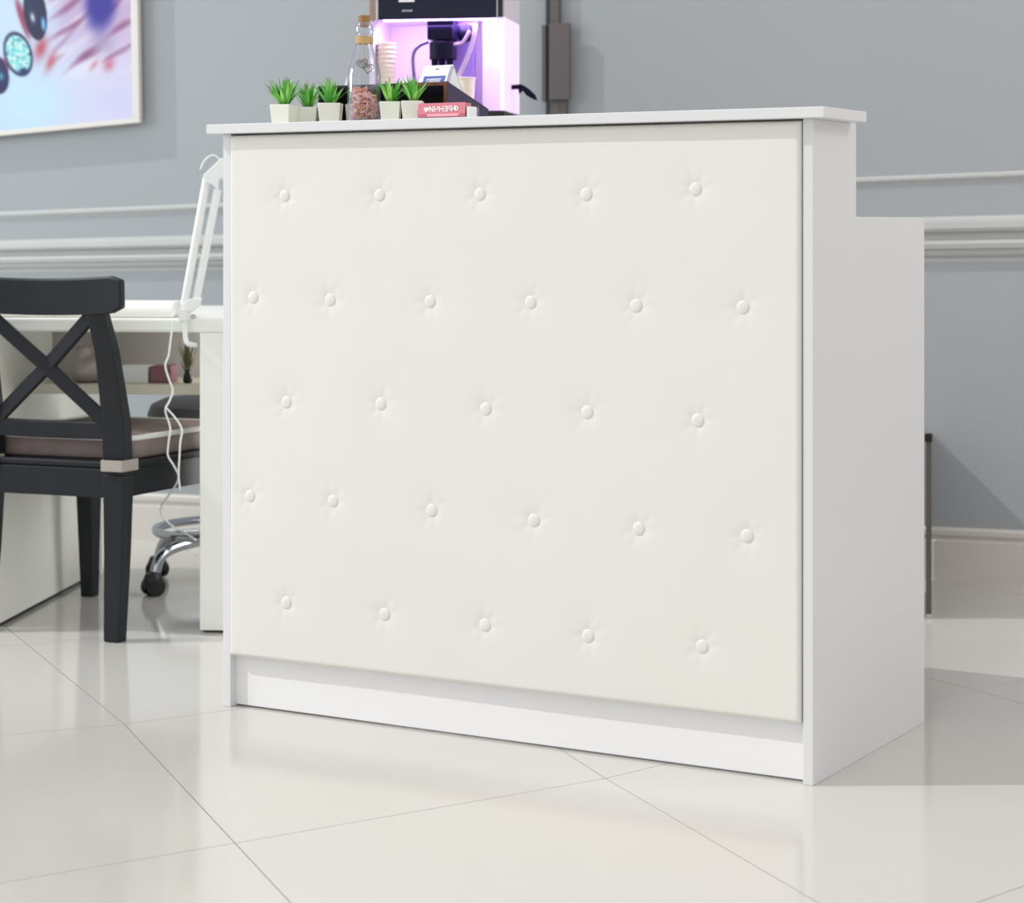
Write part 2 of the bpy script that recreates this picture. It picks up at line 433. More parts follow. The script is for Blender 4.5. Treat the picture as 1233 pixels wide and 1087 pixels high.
# ------------------------------------------------------------ glass bottle with petals
bp = on_counter(438.5, .0095)
bot = thing('glass_bottle', 'clear glass bottle with cork, twine and two metal heart charms', 'bottle', bp, 0)
bprof = [(.0001, .0035), (.026, .003), (.0290, .0005), (.0315, .003), (.0322, .01), (.0322, .060), (.0318, .086), (.029, .100), (.022, .124), (.0165, .142), (.0145, .150), (.0142, .160), (.0165, .163), (.0175, .170), (.0172, .178), (.0150, .184), (.0118, .188)]
bm = B(); lathe(bm, bprof, 48, cap=False); obj('bottle_body', bm, M['glass'], bot, smooth=True)
bm = B(); lathe(bm, [(.0085, .179), (.0105, .1865), (.0112, .198), (.0106, .2005), (.0001, .2005)], 24); obj('cork', bm, M['cork'], bot, smooth='auto')
bm = B()
for k in range(6):
    z = .1475+k*.0024; tube(bm, [((.0158+(.0004 if k % 2 else 0))*math.cos(2*PI*q/24), (.0158+(.0004 if k % 2 else 0))*math.sin(2*PI*q/24), z) for q in range(25)], .0014, 6)
tube(bm, [(-.001, -.0175, .149), (-.001, -.0225, .135), (.0, -.0285, .115)], .0007, 6, 3)
obj('twine', bm, M['twine'], bot, smooth=True)
def heart(bm, cx, cz, s, y, tilt, r=.0009):
    P = []
    for q in range(29):
        t = 2*PI*q/28; x = 16*math.sin(t)**3; z = 13*math.cos(t)-5*math.cos(2*t)-2*math.cos(3*t)-math.cos(4*t)
        x *= s/32; z *= s/32; P.append((cx+x*math.cos(tilt)-z*math.sin(tilt), y, cz+x*math.sin(tilt)+z*math.cos(tilt)))
    tube(bm, P, r, 6)
    for sg in (-1, 1):
        Q = []
        for q in range(22):
            t = q/21*2.2*PI; rr = s*.17*(1-q/30); x = sg*s*.2+rr*math.cos(t)*sg; z = s*.08+rr*math.sin(t)
            Q.append((cx+x*math.cos(tilt)-z*math.sin(tilt), y, cz+x*math.sin(tilt)+z*math.cos(tilt)))
        tube(bm, Q, r*.7, 5)
for cx, cz, y in ((-.0015, .107, -.0290), (.0095, .0985, -.0325)):
    bm = B(); heart(bm, cx, cz, .021, y, .25 if cx < 0 else -.1); obj('heart_charm', bm, M['bronze'], bot, smooth=True)
bm = B(); rnd = random.Random(4)
for k in range(210):
    a = rnd.uniform(0, 2*PI); hz = rnd.random(); lim = .062 if math.cos(a-2.6) > .2 else .045
    z = .006+hz*lim*.92; r = math.sqrt(rnd.random())*.024
    c = Vector((r*math.cos(a), r*math.sin(a), z)); L = rnd.uniform(.005, .0085)
    th = rnd.uniform(0, 2*PI); ph = rnd.uniform(-.9, .9)
    d = Vector((math.cos(th)*math.cos(ph), math.sin(th)*math.cos(ph), math.sin(ph)))
    P = [c-d*L, c+Vector((rnd.uniform(-1, 1), rnd.uniform(-1, 1), rnd.uniform(-1, 1)))*.002, c+d*L]
    P = [Vector((p.x, p.y, max(.004, p.z))) for p in P]
    P = [Vector((p.x*min(1, .028/max(.001, math.hypot(p.x, p.y))), p.y*min(1, .028/max(.001, math.hypot(p.x, p.y))), p.z)) for p in P]
    n0 = len(bm.faces); beam(bm, spline(P, 3), [.0030]+[.0058]*5+[.0030], .0022, Vector((rnd.random(), rnd.random(), rnd.random())))
    bm.faces.ensure_lookup_table(); mi = rnd.choice((0, 0, 2, 2, 2, 1, 1))
    for f in bm.faces[n0:]: f.material_index = mi
pe = obj('dried_petals', bm, [M['petalpink'], M['petaltan'], M['petalpale']]); pe.location = bp+Vector((0, 0, .0005)); pe.rotation_euler = (0, 0, DANG)
tag(pe, 'pink and tan dried petals filling the lower half of the glass bottle', 'petals', kind='stuff')

# ------------------------------------------------------------ pink business cards in a clear holder
ch_u0, _ = desk_uv(502.5, 130, -.012); ch_u1, _ = desk_uv(558.5, 130, -.012)
cw = ch_u1-ch_u0
hold = thing('card_holder', 'clear acrylic card holder at the front edge of the counter', 'card holder', DL+EU*ch_u0+EV*-.012+Vector((0, 0, CT)), DANG)
bm = B()
bx(bm, (-.0030, .004, 0), (cw+.004, .050, .0018)); bx(bm, (-.0030, .046, .0018), (cw+.004, .048, .024))
bx(bm, (cw+.0025, .004, .0018), (cw+.004, .046, .019)); bx(bm, (-.0030, .004, .0018), (-.0018, .046, .017))
obj('holder_tray', bm, M['acryl'], hold)
# frosted white side lip seen right of the cards
part('holder_edge', (cw+.0042, .004, 0), (cw+.0075, .034, .0205), M['paper'], hold, bevel=.0008)
cards = thing('business_card_stack', 'stack of pink business cards with white mirrored lettering in the clear holder', 'business cards', hold.location+Vector((0, 0, .0019)), DANG)
part('cards', (0, .005, 0), (cw, .026, .0255), M['pinkcard'], cards)
part('front_card', (-.0005, .0036, 0), (cw+.0005, .0050, .0265), M['pinkcard'], cards)
bm = B(); bx(bm, (.0, .0030, .0), (cw, .0036, .0062)); obj('lower_band', bm, M['pinkdark'], cards)
bm = B(); prism(bm, [(.020, .0015), (cw-.016, .0015), (cw-.010, .0062), (.020, .0062)], 'y', .0024, .0030); obj('stripe', bm, M['pinklight'], cards)
cu = bpy.data.curves.new('lettering', 'FONT'); cu.body = 'ФРЕНЧИ'; cu.size = .0120; cu.extrude = .0003; cu.offset = 0; cu.align_x = 'LEFT'
tmp = bpy.data.objects.new('lettering_curve', cu); col.objects.link(tmp)
bpy.context.view_layer.update()
me = bpy.data.meshes.new_from_object(tmp.evaluated_get(bpy.context.evaluated_depsgraph_get()))
bpy.data.objects.remove(tmp); bpy.data.curves.remove(cu)
xs = [v.co.x for v in me.vertices] or [0, 1]; ys = [v.co.y for v in me.vertices] or [0, 1]
x0, x1, y0, y1 = min(xs), max(xs), min(ys), max(ys)
tw_, th_ = cw*.62, .0108
for v in me.vertices:      # the lettering reads mirrored in the photograph
    u = (v.co.x-x0)/(x1-x0); w = (v.co.y-y0)/(y1-y0)
    v.co = Vector((cw*.86-u*tw_, .0030-v.co.z, .0098+w*th_))
bm = B()
for dx_, dz_ in ((-.00045, 0), (.00045, 0), (0, -.00032), (0, .00032)):      # heavier strokes
    n0 = len(bm.verts); bm.from_mesh(me); bm.verts.ensure_lookup_table()
    for v in bm.verts[n0:]: v.co += Vector((dx_, (dx_+dz_*1.3)*.1, dz_))
bm.to_mesh(me); bm.free()
me.materials.clear(); me.materials.append(M['white'])
tx = bpy.data.objects.new('lettering', me); col.objects.link(tx); tx.parent = cards
bm = B(); hp = []
for q in range(24):
    t = 2*PI*q/24; hp.append((cw*.175+.0052*math.sin(t)**3, .0148+(.0052/16)*(13*math.cos(t)-5*math.cos(2*t)-2*math.cos(3*t)-math.cos(4*t))))
prism(bm, hp, 'y', .0026, .0036); obj('heart_mark', bm, M['white'], cards)

# ------------------------------------------------------------ dark organiser box
OV = .088
ou0, _ = desk_uv(383, 120, OV); ou1, oz = desk_uv(539, 98, OV); ow = ou1-ou0; oh = oz-CT
org = thing('organizer_box', 'open dark box with brown rim and sloping violet side behind the potted grasses', 'box', DL+EU*ou0+EV*OV+Vector((0, 0, CT)), DANG)
od = .152; ohb = .030; T = .006
def slope(y): return oh+(ohb-oh)*y/od
bm = B(); prism(bm, [(0, 0), (od, 0), (od, ohb), (0, oh)], 'x', ow-.003, ow); obj('side', bm, M['boxside'], org)
bm = B(); prism(bm, [(0, 0), (od, 0), (od, ohb), (0, oh)], 'x', 0, .003); obj('side', bm, M['boxside'], org)
bm = B(); prism(bm, [(.004, slope(.004)-.004), (od, ohb-.004), (od, ohb), (.004, slope(.004))], 'x', .003, ow-.003); obj('lid', bm, M['boxside'], org)
bm = B(); bx(bm, (.003, .06, .0), (ow-.003, .064, slope(.064)-.004)); bx(bm, (.003, .001, 0), (ow-.003, .06, .002)); obj('lining', bm, M['boxinside'], org)
bm = B(); bx(bm, (ow*.66, -.001, oh-.007), (ow-.0005, .005, oh)); bx(bm, (ow-.0085, -.001, 0), (ow-.0005, .005, oh-.007)); obj('brown_rim', bm, M['brownwood'], org)
bm = B(); bx(bm, (0.0005, -.001, oh-.006), (ow*.66, .005, oh)); obj('black_rim', bm, M['boxinside'], org)
def box_pt(px, v): 
    u, _ = desk_uv(px, 90, OV+v); return u-ou0
# desk calendar standing on the box
u0 = box_pt(505.5, .012); u1 = box_pt(540.5, .012); cwid = u1-u0
cal = thing('desk_calendar', 'small white tent desk calendar with blue spiral and blue framed panel on the dark box', 'calendar', DL+EU*(ou0+u0)+EV*(OV+.008)+Vector((0, 0, CT)), DANG)
zf = slope(.008)+.0003; ap = (.020, zf+.036)
bm = B(); prism(bm, [(0, zf), (ap[0], ap[1]), (ap[0]+.001, ap[1]-.0015), (.0012, zf)], 'x', 0, cwid); obj('front_leaf', bm, M['paper'], cal)
bm = B(); zb = slope(.008+.062)+.0003
prism(bm, [(.062, zb), (ap[0], ap[1]), (ap[0]+.0008, ap[1]-.0018), (.0605, zb)], 'x', 0, cwid); obj('back_leaf', bm, M['paper'], cal)
bm = B(); prism(bm, [(.003, zf+.001), (ap[0]+.001, ap[1]-.004), (.059, zb+.001)], 'x', cwid-.0016, cwid-.0008); obj('inner_card', bm, M['paper'], cal)
dirv = Vector((0, ap[0], ap[1]-zf)).normalized()
def calp(u, s, lift): return Vector((u, 0, zf))+dirv*s+Vector((0, -.87, .5))*lift
def calquad(bm, ua, ub, sa, sb, l0, l1):
    vs = [calp(u, s, l) for u in (ua, ub) for s in (sa, sb) for l in (l0, l1)]
    v = [bm.verts.new(p) for p in vs]
    for f in ((0,1,3,2), (4,6,7,5), (0,4,5,1), (2,3,7,6), (0,2,6,4), (1,5,7,3)): bm.faces.new([v[i] for i in f])
bm = B(); calquad(bm, cwid*.12, cwid*.86, .0005, .0165, .0002, .0005); obj('blue_panel', bm, M['blue'], cal)
bm = B()
calquad(bm, cwid*.24, cwid*.74, .0085, .0102, .0006, .0009); calquad(bm, cwid*.24, cwid*.70, .0055, .007, .0006, .0009); calquad(bm, cwid*.26, cwid*.74, .002, .0038, .0006, .0009)
obj('print_lines', bm, M['white'], cal)
bm = B(); calquad(bm, cwid*.44, cwid*.56, .031, .033, .0002, .0005); obj('hanging_hole', bm, M['gray'], cal)
bm = B()
for k in range(11):
    s = .002+k*.0034; c = calp(cwid-.001, s, .0004)
    tube(bm, [c+Vector((.0025*math.cos(a), -.0022*math.sin(a)*.9, .0022*math.sin(a)*.5)) for a in [2*PI*q/10 for q in range(11)]], .0005, 5)
obj('spiral_binding', bm, M['blue'], cal, smooth=True)
# loose cards standing in the box
def leancard(px, v, w, h, tilt, lean, label, stripe):
    u = box_pt(px, v); t = thing('info_card', label, 'card', DL+EU*(ou0+u)+EV*(OV+v)+Vector((0, 0, CT+slope(v)+.0004+ .5*w*abs(math.sin(tilt)))), DANG)
    R = Matrix.Rotation(-tilt, 3, 'Y') @ Matrix.Rotation(-lean, 3, 'X')
    bm = B(); bx(bm, (-w/2, 0, 0), (w/2, .0008, h)); bmesh.ops.rotate(bm, verts=bm.verts, cent=(0, 0, 0), matrix=R); obj('card', bm, M['paper'], t)
    if stripe:
        bm = B(); bx(bm, (w*stripe[0], -.0004, h*.02), (w*stripe[1], -.0001, h*.92)); bmesh.ops.rotate(bm, verts=bm.verts, cent=(0, 0, 0), matrix=R); obj('blue_stripe', bm, M['blue'], t)
    return t
leancard(471, .030, .040, .0125, 0, .2, 'low white card with a blue stripe behind the bottle and right-hand grasses', (.12, .30))
leancard(489, .034, .022, .020, .5, .2, 'tilted white card left of the desk calendar', None)
leancard(415, .020, .006, .030, -.30, .1, 'narrow pale card leaning up just left of the bottle', None)

# ------------------------------------------------------------ cabinet, coffee machine, cups
MA = math.radians(-10); mu = Vector((math.cos(MA), math.sin(MA), 0)); mv = Vector((-math.sin(MA), math.cos(MA), 0))
FR = pt(608, 100, 5.36); FR.z = 0
mw = .338
CZ = 1.2010
ML = FR-mu*mw                       # front left corner of the machine
cab = thing('machine_cabinet', 'white cabinet behind the desk carrying the coffee machine', 'cabinet', ML-mu*.03-mv*.05, MA)
part('body', (0, .012, .06), (mw+.06, .33, CZ-.02), M['laminate'], cab)
part('plinth', (.02, .04, 0), (mw+.04, .31, .06), M['dark'], cab)
part('door', (.003, 0, .065), (mw/2+.028, .012, CZ-.022), M['laminate'], cab, bevel=.001)
part('door', (mw/2+.032, 0, .065), (mw+.057, .012, CZ-.022), M['laminate'], cab, bevel=.001)
part('top', (-.005, -.01, CZ-.02), (mw+.075, .34, CZ), M['dark'], cab, bevel=.001)
mc = thing('coffee_machine', 'coffee machine with dark front panel and violet lit niche behind the desk', 'coffee machine', ML+Vector((0, 0, CZ)), MA)
DZ = .032; NZ0 = .256; TOP = .46; md = .21
part('base_tray', (0, -.012, 0), (mw, md, DZ-.004), M['dark'], mc, bevel=.002)
part('drip_grid', (.02, -.004, DZ-.004), (mw-.03, md-.03, DZ), M['niche'], mc)
part('back_panel', (.006, md-.012, DZ-.004), (mw-.006, md, TOP), M['niche'], mc)
part('side_panel', (0, 0, DZ-.004), (.008, md, NZ0), M['niche'], mc)
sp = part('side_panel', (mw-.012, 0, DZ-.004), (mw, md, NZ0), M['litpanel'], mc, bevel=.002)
part('inner_panel', (mw-.075, .10, DZ), (mw-.012, .125, NZ0), M['niche'], mc, bevel=.002)
part('upper_housing', (.0, .006, NZ0), (mw, md, TOP), M['niche'], mc, bevel=.002)
fp = part('front_panel', (.024, -.006, NZ0-.002), (mw-.020, .006, TOP-.02), M['housing'], mc, bevel=.0015)
part('tan_trim', (.001, -.004, NZ0-.004), (.017, .006, TOP), M['tan'], mc)
part('silver_rail', (.0175, -.007, NZ0-.004), (.0235, .006, TOP), M['silver'], mc, bevel=.001)
part('silver_rail', (mw-.0195, -.007, NZ0-.002), (mw-.0165, .006, TOP), M['silver'], mc)
part('dark_rail', (mw-.016, -.004, NZ0), (mw-.006, .006, TOP), M['dark'], mc)
# label marks on the dark front panel
bm = B(); bx(bm, (.075, -.0068, NZ0+.040), (.114, -.006, NZ0+.046)); bx(bm, (.079, -.0068, NZ0+.047), (.110, -.006, NZ0+.050)); obj('display_label', bm, M['white'], fp)
bm = B()
for k in range(6): bx(bm, (.083+k*.0045, -.0068, NZ0+.0165), (.083+k*.0045+.003, -.006, NZ0+.0165+.004+(k % 2)*.001))
obj('small_lettering', bm, M['silver'], fp)
bm = B(); bx(bm, (.030, .014, NZ0-.004), (mw-.024, .024, NZ0)); obj('led_strip', bm, M['led'], mc)
# dispensing head
bm = B()
nx = .176
bx(bm, (nx-.036, .02, NZ0-.05), (nx+.028, .085, NZ0))
lathe(bm, [(.034, 0), (.034, .04), (.030, .045)], 20, (nx-.002, .05, NZ0-.098))
for q in (-.022, -.004, .016): lathe(bm, [(.006, -.018), (.008, -.012), (.009, .0)], 12, (nx+q, .045, NZ0-.098))
obj('dispenser', bm, M['nozzle'], mc, smooth='auto', bevel=.002)
bm = B(); lathe(bm, [(.001, -.024), (.017, -.018), (.022, 0), (.017, .018), (.001, .024)], 20, (nx+.052, .06, NZ0-.032)); obj('valve', bm, M['nozzle'], mc, smooth=True)
bm = B(); tube(bm, [(nx-.034, .03, NZ0-.055), (nx-.058, .026, NZ0-.066), (nx-.071, .022, NZ0-.088), (nx-.070, .022, NZ0-.13), (nx-.064, .022, NZ0-.165)], .0046, 10, 5); obj('steam_pipe', bm, M['tubegrey'], mc, smooth=True)
bm = B(); tube(bm, [(nx+.084, .03, NZ0-.004), (nx+.080, .026, NZ0-.045), (nx+.066, .024, NZ0-.09), (nx+.046, .024, NZ0-.135), (nx+.03, .024, NZ0-.175)], .0055, 10, 5)
tube(bm, [(nx+.030, .03, NZ0-.062), (nx+.052, .026, NZ0-.058), (nx+.070, .024, NZ0-.03)], .004, 10, 5); obj('milk_tube', bm, M['tubing'], mc, smooth=True)
# inner body plate behind the dispenser
part('dispenser_plate', (nx-.040, .10, DZ), (nx+.066, .125, NZ0), mat('violet_plate', srgb(150, 128, 196), .35, metal=.2), mc, bevel=.002)
# dark side lever
def mloc(px, py, y):    # pixel -> machine local on plane local y
    d = Vector(((px-CX)/F, 1, -(py-HY)/F)); o = mc.location+mv*y
    t = Vector((o.x, o.y, 0)).dot(mv)/d.dot(mv); p = Vector((0, 0, H))+d*t
    q = p-mc.location; return Vector((q.dot(mu), y, q.z))
LY = .09
bm = B(); poly = [mloc(x, y, LY) for x, y in ((626,101),(631,103),(638,108),(644,114),(647,121),(641,119),(634,115),(629,109),(625,113),(624,108))]
A = [bm.verts.new(p) for p in poly]; A2 = [bm.verts.new(p+Vector((0, .008, 0))) for p in poly]
bm.faces.new(A); bm.faces.new(A2[::-1])
for k in range(len(A)): bm.faces.new((A[k], A2[k], A2[(k+1) % len(A)], A[(k+1) % len(A)]))
c = mloc(626, 103, LY); tube(bm, [Vector((mw-.004, LY+.004, c.z-.004)), Vector((c.x+.004, LY+.004, c.z-.002))], .006, 10)
obj('side_lever', bm, M['nozzle'], mc, bevel=.001)
# cups
def cup_mesh(bm, z0, h=.066, r0=.0165, r1=.0225):
    lathe(bm, [(.0001, z0), (r0, z0), (r1, z0+h-.0036), (r1+.0026, z0+h-.003), (r1+.0030, z0+h-.0012), (r1+.0022, z0+h), (r1-.0008, z0+h), (r0-.0012, z0+.003), (.0001, z0+.003)], 28)
def cup_at(px, Y, z):
    p = pt(px, 100, Y); p.z = z; return p
g = 'nested paper cups beside the coffee machine'
c0 = cup_at(465.5, 5.46, CZ+DZ+.0005)
bm = B(); cup_mesh(bm, 0); cp = obj('paper_cup', bm, M['cup'], smooth='auto'); cp.location = c0
names = ['lowest', 'second from the bottom', 'third from the bottom', 'fourth from the bottom', 'fifth from the bottom', 'sixth from the bottom', 'fourth from the top', 'third from the top', 'second from the top', 'topmost']
tag(cp, 'cream paper cup, lowest of the nested stack beside the machine niche', 'cup', g)
for k in range(1, 10):
    o = cp.copy(); col.objects.link(o); o.location = c0+Vector((0, 0, .0113*k)); o['label'] = 'cream paper cup, %s of the nested stack beside the machine niche' % names[k]
bm = B(); cup_mesh(bm, 0, .080, .018, .0225); o = obj('paper_cup', bm, M['cup'], smooth='auto'); o.location = mc.location+mu*(.236)+mv*.032+Vector((0, 0, DZ))
tag(o, 'single white paper cup standing under the coffee dispenser', 'cup')

# ------------------------------------------------------------ wall bracket right of the machine
q = onwall(671, 60, .0)
br = thing('wall_bracket', 'dark brown-grey upright strip with wider block on the wall right of the coffee machine', 'wall bracket', Vector((q.x, q.y, 0)), math.atan2(WD.y, WD.x))
def wl(px, py, off):
    p = onwall(px, py, off); d = p-Vector((q.x, q.y, 0)); return d.dot(WD), p.z
def wbox(name, x0, x1, ya, yb, o0, o1, m, bev=.002):
    a, z1 = wl(x0, ya, o1); b, z0 = wl(x1, yb, o1); return part(name, (a, -o1, z0), (b, -o0, z1), m, br, bevel=bev)
wbox('post', 661, 673, -60, 190, 0, .022, M['brownpanel'])
wbox('dark_edge', 657, 661, -60, 190, 0, .024, M['brownpanel2'], .001)
wbox('block', 661, 686, 28, 120, .022, .034, M['brownpanel'])
wbox('block_edge', 652, 657, 30, 122, 0, .030, M['brownpanel'])
wbox('lower_post', 673, 682, 120, 190, 0, .022, M['brownpanel'])

# ------------------------------------------------------------ wall television
TVO = .036; TVT = .030
tvc = onwall(168.5, 147.5, TVO)
tv = thing('television', 'wall television with cream bezel showing painted nails close-up', 'television', Vector((tvc.x, tvc.y, 0)), math.atan2(WD.y, WD.x))
def tvl(px, py):
    p = onwall(px, py, TVO); d = p-Vector((tvc.x, tvc.y, 0)); return Vector((d.dot(WD), 0, p.z))
br_ = tvl(168.5, 147.5); bl_ = tvl(0, 163.5); dirb = (bl_-br_).normalized()*1.12
tr_ = br_+Vector((-.012, 0, .66)); tl_ = tr_+dirb; blc = br_+dirb
def lerp4(u, w): return br_.lerp(blc, u).lerp(tr_.lerp(tl_, u), w)       # u: 0 right..1 left, w: 0 bottom..1 top
bw = .024; ub, wb = bw/1.12, bw*.62/.66
bm = B()
def slab(bm, U0, U1, W0_, W1_, y0, y1):
    vs = []
    for yy in (y0, y1):
        for (u, w) in ((U0, W0_), (U1, W0_), (U1, W1_), (U0, W1_)):
            p = lerp4(u, w).copy(); p.y = yy; vs.append(bm.verts.new(p))
    for f in ((0,1,2,3), (7,6,5,4), (0,4,5,1), (1,5,6,2), (2,6,7,3), (3,7,4,0)): bm.faces.new([vs[i] for i in f])
slab(bm, 0, 1, 0, wb, -.003, .012); slab(bm, 0, 1, 1-wb, 1, -.003, .012); slab(bm, 0, ub, wb, 1-wb, -.003, .012); slab(bm, 1-ub, 1, wb, 1-wb, -.003, .012)
obj('bezel', bm, M['bezel'], tv, bevel=.001)
bm = B(); slab(bm, .004, .996, .006, .994, .012, .026); obj('back_cover', bm, M['bezel'], tv)
bm = B(); slab(bm, .45, .55, .35, .65, .026, TVO-.001); obj('wall_mount', bm, M['dark'], tv)
def mixc(a, b, t): t = max(0, min(1, t)); return tuple(a[i]*(1-t)+b[i]*t for i in range(3))
def sm(a, b, x): t = max(0, min(1, (x-a)/(b-a))); return t*t*(3-2*t)
def ell(x, y, cx, cy, rx, ry, ang):
    c, s = math.cos(ang), math.sin(ang); dx, dy = x-cx, y-cy
    return math.hypot((dx*c+dy*s)/rx, (-dx*s+dy*c)/ry)
from mathutils import noise as mn
def screen_col(x, y):
    c = mixc((205, 228, 252), (226, 222, 250), sm(20, 150, x))
    c = mixc(c, (200, 244, 255), .7*math.exp(-(((x-40)/40)**2+((y-125)/28)**2)))
    c = mixc(c, (206, 214, 250), .6*math.exp(-(((x-150)/40)**2+((y-120)/30)**2)))
    c = mixc(c, (196, 168, 208), sm(95, 10, y)*sm(50, 85, x)*.75)
    f = mn.noise(Vector((x*.035+y*.045, (x-y*.55)*.012, 3)))
    c = mixc(c, (255, 250, 255), max(0, f)*1.3*sm(45, 70, x)*sm(120, 60, y))
    f2 = mn.noise(Vector((x*.06+y*.08, (x-y*.5)*.02, 9)))
    c = mixc(c, (150, 96, 140), max(0, f2-.05)*1.8*sm(50, 75, x)*sm(105, 60, y))
    c = mixc(c, (170, 158, 190), .7*math.exp(-(((x-125)/14)**2+((y-52)/12)**2)))
    c = mixc(c, (62, 56, 160), 1.1*math.exp(-((ell(x, y, 121, 2, 19, 36, .1))**4)))
    c = mixc(c, (190, 60, 80), .85*math.exp(-((ell(x, y, 49, 58, 7, 14, .3))**2)))
    c = mixc(c, (190, 60, 80), .65*math.exp(-((ell(x, y, 61, 74, 5, 13, .4))**2)))
    c = mixc(c, (200, 80, 100), .6*math.exp(-((ell(x, y, 131, 78, 6, 8, .5))**2)))
    c = mixc(c, (190, 90, 110), .5*math.exp(-((ell(x, y, 113, 78, 3, 8, .6))**2)))
    c = mixc(c, (150, 40, 80), .9*math.exp(-((ell(x, y, 27, 22, 4.5, 26, -.32))**4)))
    c = mixc(c, (150, 40, 80), .8*math.exp(-((ell(x, y, 4, 78, 7, 9, -.6))**4)))
    e = ell(x, y, 42, 15, 13.5, 33, -.14)
    if e < 1.1:
        k = mixc((22, 26, 82), (14, 18, 60), e); k = mixc(k, (235, 238, 250), math.exp(-ell(x, y, 39, 21, 2.4, 6, -.2)**2)); k = mixc(k, (120, 190, 245), math.exp(-ell(x, y, 52, 29, 2.6, 9, -.1)**4))
        c = mixc(k, c, sm(.97, 1.08, e))
    e = ell(x, y, 21.5, 65, 16.5, 27, -.28)
    if e < 1.1:
        f = mn.noise(Vector((x*.22, y*.22, 1))); k = mixc((120, 224, 232), (214, 252, 246), .5+f*1.2); k = mixc(k, (40, 60, 120), max(0, mn.noise(Vector((x*.3, y*.3, 7)))-.25)*3); k = mixc(k, (26, 34, 88), sm(.78, .94, e))
        k = mixc(k, (30, 40, 100), math.exp(-ell(x, y, 28, 86, 5, 5, 0)**4)); c = mixc(k, c, sm(.97, 1.08, e))
    e = ell(x, y, -4, 90, 14, 23, -.2)
    if e < 1.1:
        k = mixc((24, 28, 84), (100, 200, 220), math.exp(-ell(x, y, 1, 92, 3, 5, 0)**2)*.8); c = mixc(k, c, sm(.97, 1.08, e))
    e = ell(x, y, -40, 30, 14, 30, -.2)
    if e < 1.1: c = mixc((30, 34, 90), c, sm(.97, 1.08, e))
    return c
bm = B(); lay = bm.loops.layers.float_color.new('picture'); nu, nw = 260, 160
GR = [[None]*(nw+1) for _ in range(nu+1)]; CO = {}
for i in range(nu+1):
    for j in range(nw+1):
        u = ub+(1-2*ub)*(i/nu)**1.35; w = wb+(1-2*wb)*(j/nw)**1.25
        p = lerp4(u, w).copy(); p.y = 0.0015
        vv = bm.verts.new(p); GR[i][j] = vv
        wp = Vector((tvc.x, tvc.y, 0))+WD*p.x; wp.z = p.z
        CO[vv] = srgb(*screen_col(CX+wp.x/wp.y*F, HY-(wp.z-H)/wp.y*F))
for i in range(nu):
    for j in range(nw):
        f = bm.faces.new((GR[i][j], GR[i+1][j], GR[i+1][j+1], GR[i][j+1]))
        for l in f.loops: l[lay] = CO[l.vert]
sm_ = bpy.data.materials.new('screen_picture'); sm_.use_nodes = True; nt = sm_.node_tree; b = nt.nodes['Principled BSDF']
b.inputs['Base Color'].default_value = (.02, .02, .02, 1); b.inputs['Roughness'].default_value = .25
vc = nt.nodes.new('ShaderNodeVertexColor'); vc.layer_name = 'picture'; nt.links.new(vc.outputs[0], b.inputs['Emission Color']); b.inputs['Emission Strength'].default_value = 0.80; b.inputs['Specular IOR Level'].default_value = 0.15
SCREEN = b
obj('screen', bm, sm_, tv, smooth=True)

# ------------------------------------------------------------ white manicure table
TA = math.radians(-6); tu = Vector((math.cos(TA), math.sin(TA), 0)); tvv = Vector((-math.sin(TA), math.cos(TA), 0))
TR = pt(240, 400, 5.14); TR.z = 0; TR = TR+tu*.085
tb = thing('manicure_table', 'white manicure table with open shelf behind the black chair', 'table', TR, TA)
TL = -1.15
part('tabletop', (TL, 0, .700), (.0, .86, .733), M['table'], tb, bevel=.006, seg=3)
part('right_leg', (-.085, .004, .006), (-.012, .20, .700), M['table'], tb, bevel=.002)
part('foot_cap', (-.078, .012, 0), (-.018, .19, .006), M['dark'], tb)
ped = part('pedestal', (TL+.02, .02, .010), (-.572, .86, .700), M['table'], tb)
part('pedestal_plinth', (TL+.03, .03, 0), (-.576, .85, .010), M['dark'], tb)
part('shelf', (-.572, .13, .545), (-.085, .42, .568), M['shelfm'], tb, bevel=.001)
part('back_board', (-.572, .42, .545), (-.085, .432, .700), M['shelfback'], tb)
part('stretcher', (-.572, .43, .60), (-.085, .45, .70), M['table'], tb)
# widen the visible compartment to the left: open shelf in front of the pedestal
def tw(px, py, y):   # pixel -> table local on plane local y
    d = Vector(((px-CX)/F, 1, -(py-HY)/F)); o = TR+tvv*y
    t = Vector((o.x, o.y, 0)).dot(tvv)/d.dot(tvv); p = Vector((0, 0, H))+d*t; r = p-TR
    return Vector((r.dot(tu), y, r.z))
def tworld(p): return TR+tu*p.x+tvv*p.y+Vector((0, 0, p.z))
ar = thing('armrest_pad', 'low white padded armrest on the manicure table', 'armrest', tworld(Vector((tw(214, 370, .06).x, .02, .733))), TA)
bm = B(); L = 0.60
prf = [(0, 0), (0, .016), (.012, .030), (.04, .038), (.12, .038), (.15, .028), (.16, .010), (.16, 0)]
prism(bm, prf, 'x', -L, 0); obj('pad', bm, M['table'], ar, bevel=.008, seg=3, smooth='auto')
